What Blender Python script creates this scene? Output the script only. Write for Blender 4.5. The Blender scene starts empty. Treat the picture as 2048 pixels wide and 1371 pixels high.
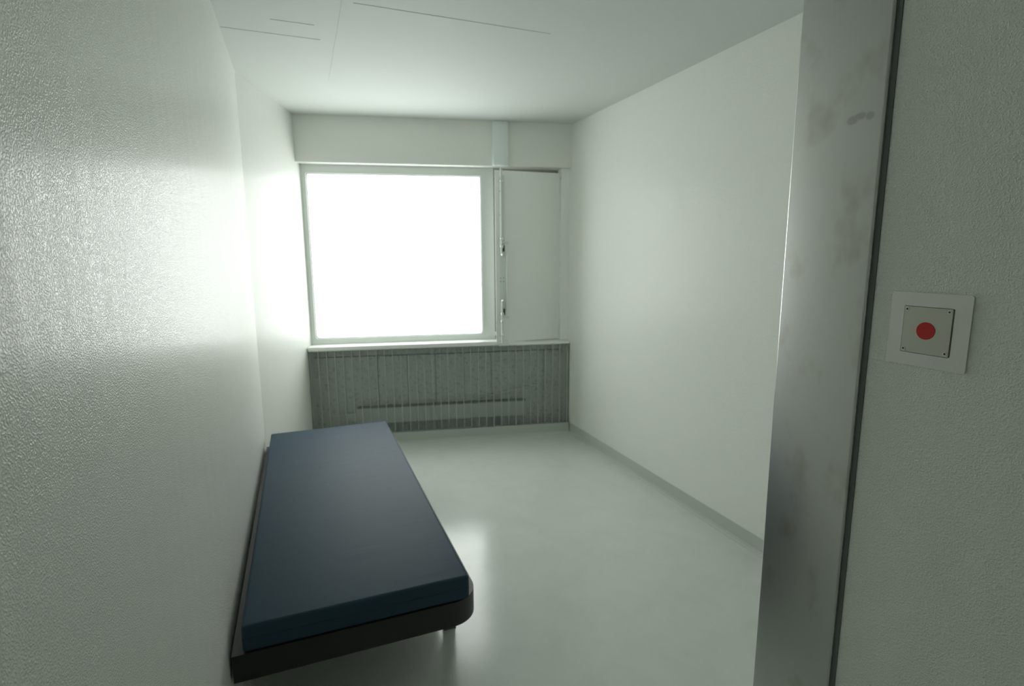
import bpy, bmesh, math, random
from mathutils import Matrix, Vector
random.seed(7)
S = bpy.context.scene
C = S.collection

# ---------------------------------------------------------------- camera
F_PX, YAW, PITCH, ROLL, ZC = 1076.28, 0.3719, 0.1608, -0.0062, 1.4883
cam_d = bpy.data.cameras.new('camera')
cam = bpy.data.objects.new('camera', cam_d); C.objects.link(cam)
cam_d.sensor_width = 36.0; cam_d.lens = F_PX / 2048 * 36.0
cam_d.clip_start = 0.02
fw = Vector((math.sin(YAW)*math.cos(PITCH), math.cos(YAW)*math.cos(PITCH), -math.sin(PITCH)))
rt = Vector((math.cos(YAW), -math.sin(YAW), 0)); up = rt.cross(fw)
rt2 = rt*math.cos(ROLL) + up*math.sin(ROLL); up2 = up*math.cos(ROLL) - rt*math.sin(ROLL)
m = Matrix((rt2, up2, -fw)).transposed().to_4x4(); m.translation = (0, 0, ZC)
cam.matrix_world = m
cam_d.dof.use_dof = True; cam_d.dof.focus_distance = 0.85; cam_d.dof.aperture_fstop = 6.5
S.camera = cam

# ---------------------------------------------------------------- world, exposure
w = bpy.data.worlds.new('overcast'); S.world = w; w.use_nodes = True
bg = w.node_tree.nodes['Background']; bg.inputs[0].default_value = (.94, 1, .96, 1); bg.inputs[1].default_value = 2.5
PANE_LIGHT, PANE_COLOR = 4.65, (.965, 1.0, .975, 1)      # overcast daylight diffused by the opal pane of the window
S.view_settings.view_transform = 'Standard'; S.view_settings.look = 'None'
S.view_settings.gamma = 1.0; S.view_settings.use_curve_mapping = False
S.view_settings.exposure = 0.0
S.cycles.max_bounces = 9; S.cycles.diffuse_bounces = 8; S.cycles.glossy_bounces = 3
S.cycles.use_adaptive_sampling = True; S.cycles.adaptive_threshold = .07; S.cycles.adaptive_min_samples = 16
S.cycles.use_denoising = True
S.cycles.sample_clamp_indirect = 8.0

# ---------------------------------------------------------------- helpers
def box(bm, x0, x1, y0, y1, z0, z1, bev=0, seg=2):
    r = bmesh.ops.create_cube(bm, size=1.0)
    vs = r['verts']
    for v in vs:
        v.co = Vector(((x0+x1)/2 + v.co.x*(x1-x0), (y0+y1)/2 + v.co.y*(y1-y0), (z0+z1)/2 + v.co.z*(z1-z0)))
    if bev:
        es = list({e for v in vs for e in v.link_edges})
        bmesh.ops.bevel(bm, geom=es, offset=bev, segments=seg, affect='EDGES', profile=.5)
def cyl(bm, p, q, r, n=16, r2=None):
    p, q = Vector(p), Vector(q); d = q - p
    M = Matrix.Translation((p+q)/2) @ d.to_track_quat('Z', 'Y').to_matrix().to_4x4()
    bmesh.ops.create_cone(bm, cap_ends=True, segments=n, radius1=r, radius2=r if r2 is None else r2, depth=d.length, matrix=M)
def ball(bm, p, r, n=12):
    bmesh.ops.create_uvsphere(bm, u_segments=n, v_segments=n//2+1, radius=r, matrix=Matrix.Translation(p))
def prism(bm, pts, z0, z1):
    a = [bm.verts.new((x, y, z0)) for x, y in pts]; b = [bm.verts.new((x, y, z1)) for x, y in pts]
    bm.faces.new(a[::-1]); bm.faces.new(b)
    for i in range(len(pts)):
        j = (i+1) % len(pts); bm.faces.new((a[i], a[j], b[j], b[i]))
def ring(bm, outer, inner, z0, z1, axis='z'):
    """solid ring between two loops of equal length; axis is the direction of z0..z1"""
    def P(p, h): return (p[0], p[1], h) if axis == 'z' else (p[0], h, p[1])
    L = [[bm.verts.new(P(p, h)) for p in lp] for lp, h in ((outer, z0), (outer, z1), (inner, z1), (inner, z0))]
    n = len(outer)
    for k in range(4):
        A, B = L[k], L[(k+1) % 4]
        for i in range(n):
            j = (i+1) % n; bm.faces.new((A[i], A[j], B[j], B[i]))
def rrect(x0, x1, y0, y1, rs, n=8):
    """rounded rectangle loop; rs = radii at (x0,y0) (x1,y0) (x1,y1) (x0,y1)"""
    if not isinstance(rs, (tuple, list)): rs = (rs,)*4
    out = []
    for (cx, cy, sx, sy, a0), r in zip(((x0, y0, 1, 1, 180), (x1, y0, -1, 1, 270), (x1, y1, -1, -1, 0), (x0, y1, 1, -1, 90)), rs):
        for i in range(n+1):
            a = math.radians(a0 + 90*i/n)
            out.append((cx + sx*r + r*math.cos(a), cy + sy*r + r*math.sin(a)))
    return out
def obj(name, bm, mat, parent=None, smooth=False, loc=None, rotz=None):
    bmesh.ops.recalc_face_normals(bm, faces=bm.faces[:])
    me = bpy.data.meshes.new(name); bm.to_mesh(me); bm.free()
    if smooth:
        for p in me.polygons: p.use_smooth = True
        try: me.set_sharp_from_angle(angle=math.radians(35))
        except Exception: pass
    me.materials.append(mat)
    o = bpy.data.objects.new(name, me); C.objects.link(o)
    if parent is not None: o.parent = parent
    if loc is not None: o.location = loc
    if rotz is not None: o.rotation_euler = (0, 0, rotz)
    return o
def B(): return bmesh.new()
def boxobj(name, mat, parent, *a, bev=0, seg=2, **k):
    bm = B(); box(bm, *a, bev=bev, seg=seg); return obj(name, bm, mat, parent, smooth=bool(bev), **k)
def tag(o, label=None, cat=None, group=None, kind=None):
    if label: o['label'] = label
    if cat: o['category'] = cat
    if group: o['group'] = group
    if kind: o['kind'] = kind
    return o
def empty(name, loc, rotz=0):
    o = bpy.data.objects.new(name, None); C.objects.link(o); o.location = loc; o.rotation_euler = (0, 0, rotz)
    o.empty_display_size = .1
    return o

# ---------------------------------------------------------------- materials
def mat(name, col, rough=.5, metal=0, spec=.5, coat=0):
    M = bpy.data.materials.new(name); M.use_nodes = True
    b = M.node_tree.nodes['Principled BSDF']
    b.inputs['Base Color'].default_value = (*col, 1); b.inputs['Roughness'].default_value = rough
    b.inputs['Metallic'].default_value = metal; b.inputs['Specular IOR Level'].default_value = spec
    b.inputs['Coat Weight'].default_value = coat
    return M
def nd(M, t, **k):
    n = M.node_tree.nodes.new(t)
    for a, v in k.items(): setattr(n, a, v)
    return n
def lk(M, a, b): M.node_tree.links.new(a, b)
def noise(M, scale, detail=2, rough=.5, stretch=None, dist=0):
    tc = nd(M, 'ShaderNodeTexCoord'); mp = nd(M, 'ShaderNodeMapping')
    lk(M, tc.outputs['Object'], mp.inputs['Vector'])
    if stretch: mp.inputs['Scale'].default_value = stretch
    n = nd(M, 'ShaderNodeTexNoise'); lk(M, mp.outputs[0], n.inputs['Vector'])
    n.inputs['Scale'].default_value = scale; n.inputs['Detail'].default_value = detail
    n.inputs['Roughness'].default_value = rough; n.inputs['Distortion'].default_value = dist
    return n.outputs['Fac']
def ramp(M, fac, stops):
    r = nd(M, 'ShaderNodeValToRGB'); lk(M, fac, r.inputs[0]); e = r.color_ramp.elements
    while len(e) < len(stops): e.new(.5)
    for k, (p, c) in zip(e, stops):
        k.position = p; k.color = (*c, 1) if len(c) == 3 else c
    return r.outputs[0]
def bump(M, fac, strength, dist, prev=None):
    b = nd(M, 'ShaderNodeBump'); b.inputs['Strength'].default_value = strength; b.inputs['Distance'].default_value = dist
    lk(M, fac, b.inputs['Height'])
    if prev is not None: lk(M, prev, b.inputs['Normal'])
    return b.outputs[0]
def bsdf(M): return M.node_tree.nodes['Principled BSDF']

# glossy latex wall paint with an orange-peel roller texture
paint = mat('wall_paint', (.84, .86, .81), .21, spec=.35)
pk = nd(paint, 'ShaderNodeMapRange', interpolation_type='SMOOTHSTEP'); pk.inputs['From Min'].default_value = .40; pk.inputs['From Max'].default_value = .66
lk(paint, noise(paint, 390, 1.6, .55), pk.inputs['Value']); peel = pk.outputs[0]
wave = noise(paint, 9, 0, .5, stretch=(2.2, 2.2, .30))
ml = nd(paint, 'ShaderNodeMath', operation='MULTIPLY_ADD'); ml.inputs[1].default_value = 2.4
lk(paint, wave, ml.inputs[0]); lk(paint, peel, ml.inputs[2])
lk(paint, bump(paint, ml.outputs[0], .9, .00068), bsdf(paint).inputs['Normal'])
bsdf(paint).inputs['Base Color'].default_value = (.87, .883, .838, 1)

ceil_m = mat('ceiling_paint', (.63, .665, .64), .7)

lino = mat('linoleum', (.36, .42, .37), .3, spec=.6)
lk(lino, ramp(lino, noise(lino, 5, 6, .7, dist=.4), [(.3, (.61, .65, .61)), (.5, (.64, .68, .64)), (.72, (.665, .70, .66))]), bsdf(lino).inputs['Base Color'])
rr = ramp(lino, noise(lino, 7, 5, .7), [(.3, (.14,)*3), (.7, (.21,)*3)]); lk(lino, rr, bsdf(lino).inputs['Roughness'])
lk(lino, bump(lino, noise(lino, 9, 4, .6), .03, .01), bsdf(lino).inputs['Normal'])
skirt = mat('linoleum_upstand', (.52, .55, .51), .45)

white_metal = mat('white_lacquered_metal', (.91, .925, .89), .4)
frame_m = mat('window_frame_lacquer', (.66, .71, .67), .4)
duct_m = mat('pale_plastic', (.78, .85, .83), .4)
sill_m = mat('sill_white', (.86, .88, .84), .35)
rubber = mat('dark_gasket', (.10, .11, .12), .6)
bolt_m = mat('painted_bolt', (.74, .80, .75), .3)
bolt_hi = mat('bare_zinc', (.75, .78, .76), .25, metal=.9)
rebate_m = mat('shaded_rebate', (.36, .37, .35), .5)  # rail grey darkened, shade behind the flap painted into the colour
slot_m = mat('shadow_grey_slot', (.16, .17, .16), .7)
hole_m = mat('dark_hole_and_gap_shade', (.05, .055, .05), .7)

pane_m = mat('opal_glass', (.85, .9, .88), .25)          # frosted pane, lit through by the sky behind it
bsdf(pane_m).inputs['Emission Color'].default_value = PANE_COLOR; bsdf(pane_m).inputs['Emission Strength'].default_value = PANE_LIGHT

steel = mat('brushed_stainless', (.36, .365, .36), .36, metal=1.0)
smudge = ramp(steel, noise(steel, 11, 3, .6, stretch=(1, 1, .7)), [(.30, (.55, .54, .50)), (.45, (.665, .67, .66)), (.8, (.68, .685, .69))])
# finger-long oily smear on the lining
tco = nd(steel, 'ShaderNodeTexCoord'); sm = None
for cy, cz, ry, rz in ((-.114, 1.699, .012, .0085), (-.127, 1.703, .013, .007), (-.143, 1.700, .009, .0075)):
    a = nd(steel, 'ShaderNodeVectorMath', operation='SUBTRACT'); a.inputs[1].default_value = (0, cy, cz); lk(steel, tco.outputs['Object'], a.inputs[0])
    c = nd(steel, 'ShaderNodeVectorMath', operation='MULTIPLY'); c.inputs[1].default_value = (0, 1/ry, 1/rz); lk(steel, a.outputs[0], c.inputs[0])
    d = nd(steel, 'ShaderNodeVectorMath', operation='LENGTH'); lk(steel, c.outputs[0], d.inputs[0])
    if sm is None: sm = d.outputs['Value']
    else:
        mn = nd(steel, 'ShaderNodeMath', operation='MINIMUM'); lk(steel, sm, mn.inputs[0]); lk(steel, d.outputs['Value'], mn.inputs[1]); sm = mn.outputs[0]
smear = ramp(steel, sm, [(.55, (.75, .75, .73)), (1.0, (1, 1, 1))])
mxs = nd(steel, 'ShaderNodeMix', data_type='RGBA', blend_type='MULTIPLY'); mxs.inputs[0].default_value = 1
lk(steel, smudge, mxs.inputs[6]); lk(steel, smear, mxs.inputs[7]); lk(steel, mxs.outputs[2], bsdf(steel).inputs['Base Color'])
lk(steel, ramp(steel, noise(steel, 4, 2, .5), [(.3, (.30,)*3), (.7, (.34,)*3)]), bsdf(steel).inputs['Roughness'])
sealant = mat('grey_sealant', (.15, .17, .155), .7)
plate_m = mat('satin_plate', (.70, .70, .685), .42, metal=.85)
plate2_m = mat('satin_button_plate', (.56, .555, .50), .42, metal=.85)
red = mat('red_enamel', (.62, .022, .018), .4)

vinyl = mat('navy_vinyl', (.022, .050, .078), .55, spec=.2)
wr = noise(vinyl, 4, 3, .5, stretch=(1.0, 5.0, 1.0)); fine = noise(vinyl, 420, 2)
nb = bump(vinyl, wr, .10, .012); nb = bump(vinyl, fine, .12, .0006, nb); lk(vinyl, nb, bsdf(vinyl).inputs['Normal'])
bed_m = mat('charcoal_powder_coat', (.012, .012, .013), .45)

concrete = mat('speckled_board', (.30, .32, .29), .8)
lk(concrete, ramp(concrete, noise(concrete, 38, 5, .75), [(.34, (.36, .38, .36)), (.47, (.60, .63, .60)), (.75, (.64, .67, .64))]), bsdf(concrete).inputs['Base Color'])
galv = mat('galvanised_steel', (.50, .54, .51), .5, metal=.3)
rad_m = mat('grey_radiator_enamel', (.60, .63, .60), .45)
plain = mat('dim_plaster', (.8, .82, .77), .6)

# ---------------------------------------------------------------- room shell
T = 2.5; RW = 2.06; D = .2647; KY = 3.5
LX, LY = .0329, 4.4078                                  # back-left corner
PHI = math.atan2(3.997-LY, RW-LX)                       # the window wall runs askew
BW = math.hypot(3.997-LY, RW-LX)                        # its length
BACK = dict(loc=(LX, LY, 0), rotz=PHI)                  # local x along the wall, y into it, z up
JX, JY0, JY1 = .85, .597, .762                          # door reveal: its face, steel lining from/to
YB = -1.6                                               # end of the passage behind the door

ux, uy = math.cos(PHI), math.sin(PHI)
def bk(u, y): return (LX + ux*u - uy*y, LY + uy*u + ux*y)
PLAN = [(-.6, YB-.2), (2.4, YB-.2), (2.4, bk(2.35, .36)[1]), bk(2.2, .36), bk(-.2, .36), (-.6, 4.0)]
bm = B(); prism(bm, PLAN, -.15, 0); st = obj('floor', bm, lino); tag(st, 'grey green glossy linoleum floor', kind='structure')
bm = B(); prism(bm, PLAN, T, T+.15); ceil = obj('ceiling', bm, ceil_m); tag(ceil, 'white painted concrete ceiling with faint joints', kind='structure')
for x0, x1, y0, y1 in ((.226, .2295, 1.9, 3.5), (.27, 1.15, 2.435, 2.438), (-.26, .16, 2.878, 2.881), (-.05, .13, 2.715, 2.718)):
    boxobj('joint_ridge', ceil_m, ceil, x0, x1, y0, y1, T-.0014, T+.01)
bm = B(); box(bm, -D-.15, -D, YB, KY, 0, T); tag(obj('wall_left', bm, paint), 'glossy cream painted wall beside the bed, close to the camera', kind='structure')
wv = Vector((LX+D, LY-KY, 0)).normalized(); k2 = Vector((LX, LY, 0)) + wv*.36; nv = Vector((-wv.y, wv.x, 0))*.15
bm = B(); K0 = Vector((-D, KY, 0))
prism(bm, [K0[:2], k2[:2], (k2+nv)[:2], (-D-.15, KY)], 0, T); tag(obj('wall_left_end', bm, paint), 'short cream wall running from the bed end to the window', kind='structure')
bm = B(); box(bm, RW, RW+.15, YB, 4.36, 0, T); tag(obj('wall_right', bm, paint), 'long cream painted wall opposite the bed', kind='structure')
bm = B(); box(bm, JX, RW, YB, JY1-.006, 0, T); fr = tag(obj('wall_front', bm, paint), 'cream door reveal wall that holds the call button', kind='structure')
bm = B(); box(bm, -D-.15, RW+.15, YB-.15, YB, 0, T); tag(obj('wall_rear', bm, plain), 'plain wall of the passage behind the door', kind='structure')

# window wall: lintel, backing, solid base under the sill
FY = .05                                                # depth of the window frame's face behind the corner line
bm = B()
box(bm, -.06, BW+.1, -.045, .36, 2.172, T)              # lintel
box(bm, 1.42, BW+.1, .24, .36, .0, 2.172)               # backing beside the window
box(bm, -.06, 1.42, .24, .36, .0, .80)                  # and below it
box(bm, -.04, BW+.04, .0, .24, .765, .79)               # under the sill
wb = obj('wall_back', bm, paint, **BACK); tag(wb, 'cream painted lintel above the window', kind='structure')
# speckled boards lining the back of the radiator niche, joints recessed
edges = [0.0, .24, .50, .735, .965, 1.20, 1.43, 1.64, 1.88, BW]
for a, c in zip(edges[:-1], edges[1:]):
    boxobj('board', concrete, wb, a+.0015, c-.0015, .085, .235, .0, .691, bev=.003, seg=1)
boxobj('board', concrete, wb, 0, BW, .10, .235, .694, .762, bev=.003, seg=1)

# baseboards: floor covering turned up the wall
def cove(name, p, q, label):
    p, q = Vector((*p, 0)), Vector((*q, 0)); t = (q-p).normalized(); n = Vector((-t.y, t.x, 0))
    prof = [(0, .087), (.004, .087), (.005, .02), (.010, .008), (.022, .0015), (.022, 0), (0, 0)]
    bm = B(); A = [bm.verts.new(p + n*a + Vector((0, 0, z))) for a, z in prof]; Z = [bm.verts.new(q + n*a + Vector((0, 0, z))) for a, z in prof]
    bm.faces.new(A); bm.faces.new(Z[::-1])
    for i in range(len(prof)):
        j = (i+1) % len(prof); bm.faces.new((A[i], A[j], Z[j], Z[i]))
    tag(obj(name, bm, skirt), label, kind='structure')
cove('baseboard_right', (RW, JY1), (RW, 3.985), 'grey floor upstand along the long right wall')
cove('baseboard_left', (-D, KY), (-D, YB), 'grey floor upstand behind the bed')
cove('baseboard_back', bk(BW, -.062), bk(0, -.062), 'grey floor upstand below the radiator grille')

# steel door-frame lining with a sealant joint to the plaster
tr = empty('trim_1', (JX, JY1, 0)); tag(tr, 'scuffed stainless steel door frame lining', kind='structure')
bm = B(); box(bm, -.008, .16, JY0-JY1, .0, 0, T, bev=.004, seg=3); obj('steel_lining', bm, steel, tr, smooth=True)
boxobj('sealant_joint', sealant, tr, -.002, .02, JY0-JY1-.008, JY0-JY1+.003, 0, T)

# ---------------------------------------------------------------- window_1
win = empty('window_1', BACK['loc'], PHI); tag(win, 'large bright frosted window in a pale grey frame', kind='structure')
GX0, GX1, GZ0, GZ1 = .043, 1.359, .853, 2.108
bm = B()
ring(bm, rrect(-.0, 1.462, .79, 2.18, .001), rrect(GX0, GX1, GZ0, GZ1, (.022, .022, .008, .008)), FY, .16, axis='y')
obj('window_frame', bm, frame_m, win)
bm = B()
ring(bm, rrect(GX0-.002, GX1+.002, GZ0-.002, GZ1+.002, (.022, .022, .008, .008)), rrect(GX0+.005, GX1-.005, GZ0+.005, GZ1-.005, (.02, .02, .006, .006)), FY+.02, .12, axis='y')
obj('gasket', bm, rubber, win)
boxobj('pane', pane_m, win, GX0-.01, GX1+.01, FY+.03, FY+.042, GZ0-.01, GZ1+.01)
# sill
sl = empty('trim_2', BACK['loc'], PHI); tag(sl, 'white window sill above the radiator grille', kind='structure')
boxobj('sill_board', sill_m, sl, .0, 1.475, -.075, FY+.005, .772, .806, bev=.005)
boxobj('sill_board', white_metal, sl, 1.475, BW, -.066, FY+.06, .766, .784, bev=.004)
boxobj('sill_block', sill_m, sl, 1.455, 1.555, -.082, -.01, .786, .812, bev=.003)

# frame round the ventilation flap
vf = empty('trim_3', BACK['loc'], PHI); tag(vf, 'pale steel surround of the ventilation flap', kind='structure')
FX0, FX1 = 1.478, 2.0
boxobj('surround_stile', frame_m, vf, 1.4635, 1.475, .13, .2, .792, 2.172)
boxobj('gap_shade_strip', hole_m, vf, 1.4632, 1.56, .112, .128, .86, 2.11)  # dark strip stands in for the shade in the gap behind the flap edge
boxobj('surround_stile', white_metal, vf, 2.004, BW+.03, -.005, .2, .792, 2.172)
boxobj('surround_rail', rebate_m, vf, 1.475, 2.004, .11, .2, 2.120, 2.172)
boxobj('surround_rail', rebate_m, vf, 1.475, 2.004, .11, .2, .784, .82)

# ---------------------------------------------------------------- ventilation flap, ajar, hinged on the right
hx, hy = bk(1.992, .018)
TH = math.radians(10.8)
fl = empty('ventilation_flap', (hx, hy, 0), PHI + TH)   # local x runs towards -hinge; panel spans x in [-W,0], front at y=0
tag(fl, 'tall pale grey ventilation flap standing ajar beside the bright window', 'vent flap')
W = .549; Z0, Z1 = .800, 2.138
boxobj('panel', white_metal, fl, -W, 0, 0, .006, Z0, Z1, bev=.0015)
boxobj('stiffener', white_metal, fl, -W+.09, -.04, .006, .03, Z0+.05, Z1-.05, bev=.003)
# hinges
for z in (2.035, .90):
    bm = B(); cyl(bm, (.008, -.004, z-.055), (.008, -.004, z+.055), .007); ball(bm, (.008, -.004, z+.057), .006); ball(bm, (.008, -.004, z-.057), .006)
    obj('hinge', bm, bolt_m, fl, smooth=True)
# lock strip with upper and lower sliding bolts
X = -W + .037
boxobj('bolt_channel', bolt_m, fl, X-.004, X+.036, -.012, 0, 1.55, 2.10, bev=.002)
boxobj('lock_cover', bolt_m, fl, X-.002, X+.048, -.006, 0, 1.05, 1.52, bev=.002)
boxobj('grip_strip', white_metal, fl, X+.046, X+.058, -.024, 0, 1.06, 1.50, bev=.003)
def bolt(za, zb, knob, tip):
    bm = B(); cyl(bm, (X+.006, -.022, za), (X+.006, -.022, zb), .008); o = obj('sliding_bolt', bm, bolt_m, fl, smooth=True)
    bm = B(); cyl(bm, (X+.006, -.022, knob), (X+.052, -.030, knob), .006); ball(bm, (X+.054, -.030, knob), .009); obj('bolt_handle', bm, hole_m if False else bolt_m, o, smooth=True)
    for z in (knob-.03, knob+.03, tip):
        bm = B(); box(bm, X-.006, X+.018, -.034, 0, z-.012, z+.012, bev=.003); obj('bolt_guide', bm, bolt_hi, o, smooth=True)
    bm = B(); box(bm, X+.008, X+.034, -.018, -.012, knob-.07 if tip > knob else knob+.02, knob-.02 if tip > knob else knob+.07); obj('keeper_slot', bm, hole_m, o)
    e = za if tip > knob else zb
    bm = B(); ball(bm, (X+.014, -.026, e), .014); obj('bolt_end', bm, bolt_hi, o, smooth=True)
bolt(1.495, 2.150, 1.59, 2.06)
bolt(.795, 1.135, 1.00, .86)
for z in (1.285, 1.315):
    for x in (X+.002, X+.028):
        bm = B(); cyl(bm, (x, -.0075, z), (x, -.005, z), .0035, 8); obj('screw', bm, hole_m, fl)
for z in (2.075, 1.98, 1.80):
    bm = B(); cyl(bm, (X+.0, -.0135, z), (X+.0, -.011, z), .004, 8); obj('screw', bm, hole_m, fl)

# cable duct above the flap
dk = empty('cable_duct', (*bk(1.5, -.045), 2.172), PHI); tag(dk, 'pale boxed cable duct on the lintel above the flap', 'duct')
boxobj('duct_body', duct_m, dk, -.058, .062, -.030, .001, .002, T-2.172-.001, bev=.003)
boxobj('duct_lid', duct_m, dk, -.052, .056, -.036, -.029, .006, T-2.172-.004, bev=.002)

# ---------------------------------------------------------------- radiator grille and radiator
gr = empty('radiator_grille', BACK['loc'], PHI); tag(gr, 'grey metal bar grille across the niche under the window', 'grille')
GZb, GZt, GY = .087, .770, -.055
first = None
N = 33; pitch = (BW - .02)/N
for i in range(N+1):
    x = .006 + i*pitch*.999
    if first is None:
        bm = B(); box(bm, -.0021, .0021, 0, .026, GZb, GZt); first = obj('bar', bm, galv, gr); o = first
    else:
        o = first.copy(); C.objects.link(o); o.parent = gr
    o.location = (x, GY, 0)
bm = B(); z = GZb + .006
while z < GZt - .004:
    box(bm, .002, BW-.002, GY+.013, GY+.0145, z-.0007, z+.0007); z += .0085
ws = obj('cross_wires', bm, galv, gr); ws['kind'] = 'stuff'
boxobj('edge_rail', galv, gr, .0, BW, GY+.001, GY+.03, GZb-.004, GZb)
boxobj('edge_rail', galv, gr, .0, BW, GY+.001, GY+.03, GZt, GZt+.003)

rd = empty('convector_radiator', (*bk(1.02, .045), 0), PHI); tag(rd, 'long flat grey convector radiator low behind the grille', 'radiator')
boxobj('casing', rad_m, rd, -.70, .70, -.035, .035, .150, .275, bev=.004)
boxobj('top_slot', slot_m, rd, -.69, .69, -.02, .036, .275, .2825)
for x in (-.5, .5): boxobj('bracket', rad_m, rd, x-.02, x+.02, -.01, .035, .0, .151)
boxobj('valve', rad_m, rd, -.775, -.70, -.01, .03, .17, .24, bev=.005)

cu = bpy.data.curves.new('heating_pipe', 'CURVE'); cu.dimensions = '3D'; cu.bevel_depth = .009; cu.bevel_resolution = 3
sp = cu.splines.new('POLY'); pts = [(1.98, .07, .42), (1.90, .06, .408), (1.72, .06, .385), (1.45, .065, .335), (1.30, .07, .31)]
sp.points.add(len(pts)-1)
for q, p in zip(sp.points, pts): q.co = (*p, 1)
tmp = bpy.data.objects.new('tmp', cu); C.objects.link(tmp)
me = bpy.data.meshes.new_from_object(tmp.evaluated_get(bpy.context.evaluated_depsgraph_get())); bpy.data.objects.remove(tmp)
me.materials.clear(); me.materials.append(concrete)
hp = bpy.data.objects.new('heating_pipe', me); C.objects.link(hp); hp.location = BACK['loc']; hp.rotation_euler = (0, 0, PHI)
tag(hp, 'thin sloping pipe behind the right end of the grille', 'pipe')

# ---------------------------------------------------------------- bed
bx0, bx1, by0, by1, bz0, bz1 = -.258, .503, 1.60, 3.485, .255, .342
bed = empty('bed_frame', (.12, 2.55, 0)); tag(bed, 'low charcoal metal bed frame with a rounded corner, against the left wall', 'bed frame')
def L(p): return (p[0]-.12, p[1]-2.55)
bm = B()
ro = (.004, .095, .095, .004); ri = (.002, .085, .085, .002)
ring(bm, [L(p) for p in rrect(bx0, bx1, by0, by1, ro, 12)], [L(p) for p in rrect(bx0+.012, bx1-.012, by0+.012, by1-.012, ri, 12)], bz0, bz1)
obj('rim', bm, bed_m, bed, smooth=True)
bm = B(); prism(bm, [L(p) for p in rrect(bx0+.011, bx1-.011, by0+.011, by1-.011, ri, 12)], .330, .3415); obj('tray', bm, bed_m, bed)
legm = None
for x, y in ((.474, 1.945), (.474, 3.2), (-.19, 2.16), (-.19, 3.2)):
    if legm is None:
        bm = B(); box(bm, -.022, .022, -.022, .022, .004, .327, bev=.003); legm = o = obj('leg', bm, bed_m, bed, smooth=True)
    else:
        o = legm.copy(); C.objects.link(o); o.parent = bed
    o.location = (x-.12, y-2.55, 0)
    f = boxobj('foot', rubber, o, -.024, .024, -.024, .024, 0, .006)
for y in (1.945, 3.2): boxobj('cross_beam', bed_m, bed, -.19-.12, .474-.12, y-2.55-.015, y-2.55+.015, .285, .324)

# mattress
mx0, mx1, my0, my1, mz0, mz1 = -.227, .466, 1.602, 3.470, .3425, .427
bm = B(); box(bm, mx0, mx1, my0, my1, mz0, mz1)
bmesh.ops.bevel(bm, geom=bm.edges[:], offset=.012, segments=4, affect='EDGES', profile=.55)
for v in bm.verts: v.co -= Vector((.12, 2.55, mz0))
mt = empty('mattress', (.12, 2.55, mz0)); tag(mt, 'thin navy blue vinyl mattress lying on the bed frame', 'mattress')
obj('cover', bm, vinyl, mt, smooth=True)
bm = B()
zz = .042
ring(bm, [(p[0]-.12, p[1]-2.55) for p in rrect(mx0-.0015, mx1+.0015, my0-.0015, my1+.0015, .012, 4)], [(p[0]-.12, p[1]-2.55) for p in rrect(mx0+.004, mx1-.004, my0+.004, my1-.004, .01, 4)], zz-.002, zz+.002)
obj('seam', bm, vinyl, mt, smooth=True)

# ---------------------------------------------------------------- call button on the reveal
PY, PZ = .5045, 1.3765
cb = empty('call_button', (JX, PY, PZ), math.radians(-90)); tag(cb, 'square steel call button plate with a red dot on the reveal', 'call button')
# local x = -world y (towards the camera), local y = world +x ... after -90 deg turn: local +y = world +x (into the wall)
h = .0545
bm = B(); ring(bm, rrect(-h, h, -h, h, .004, 4), rrect(-.0345, .0335, -.0355, .0345, .002, 4), -.003, .002, axis='y'); obj('cover_plate', bm, plate_m, cb)
boxobj('recess', hole_m, cb, -.035, .035, .0002, .002, -.036, .035)
bm = B(); lp = rrect(-.0335, .0318, -.0345, .0337, .0015, 4)
prism(bm, lp, 0, .004); bmesh.ops.rotate(bm, verts=bm.verts[:], cent=(0, 0, 0), matrix=Matrix.Rotation(math.radians(90), 3, 'X'))
ip = obj('button_plate', bm, plate2_m, cb)
bm = B(); cyl(bm, (-.001, -.0040, -.0005), (-.001, -.0046, -.0005), .0127, 40); obj('red_dot', bm, red, ip)
for x in (-.0295, .0275):
    for z in (-.030, .0295):
        bm = B(); cyl(bm, (x, -.0040, z), (x, -.0046, z), .0030, 16); s = obj('screw', bm, plate_m, ip)
        bm = B(); cyl(bm, (x, -.0045, z), (x, -.0048, z), .0016, 6); obj('screw', bm, hole_m, ip)
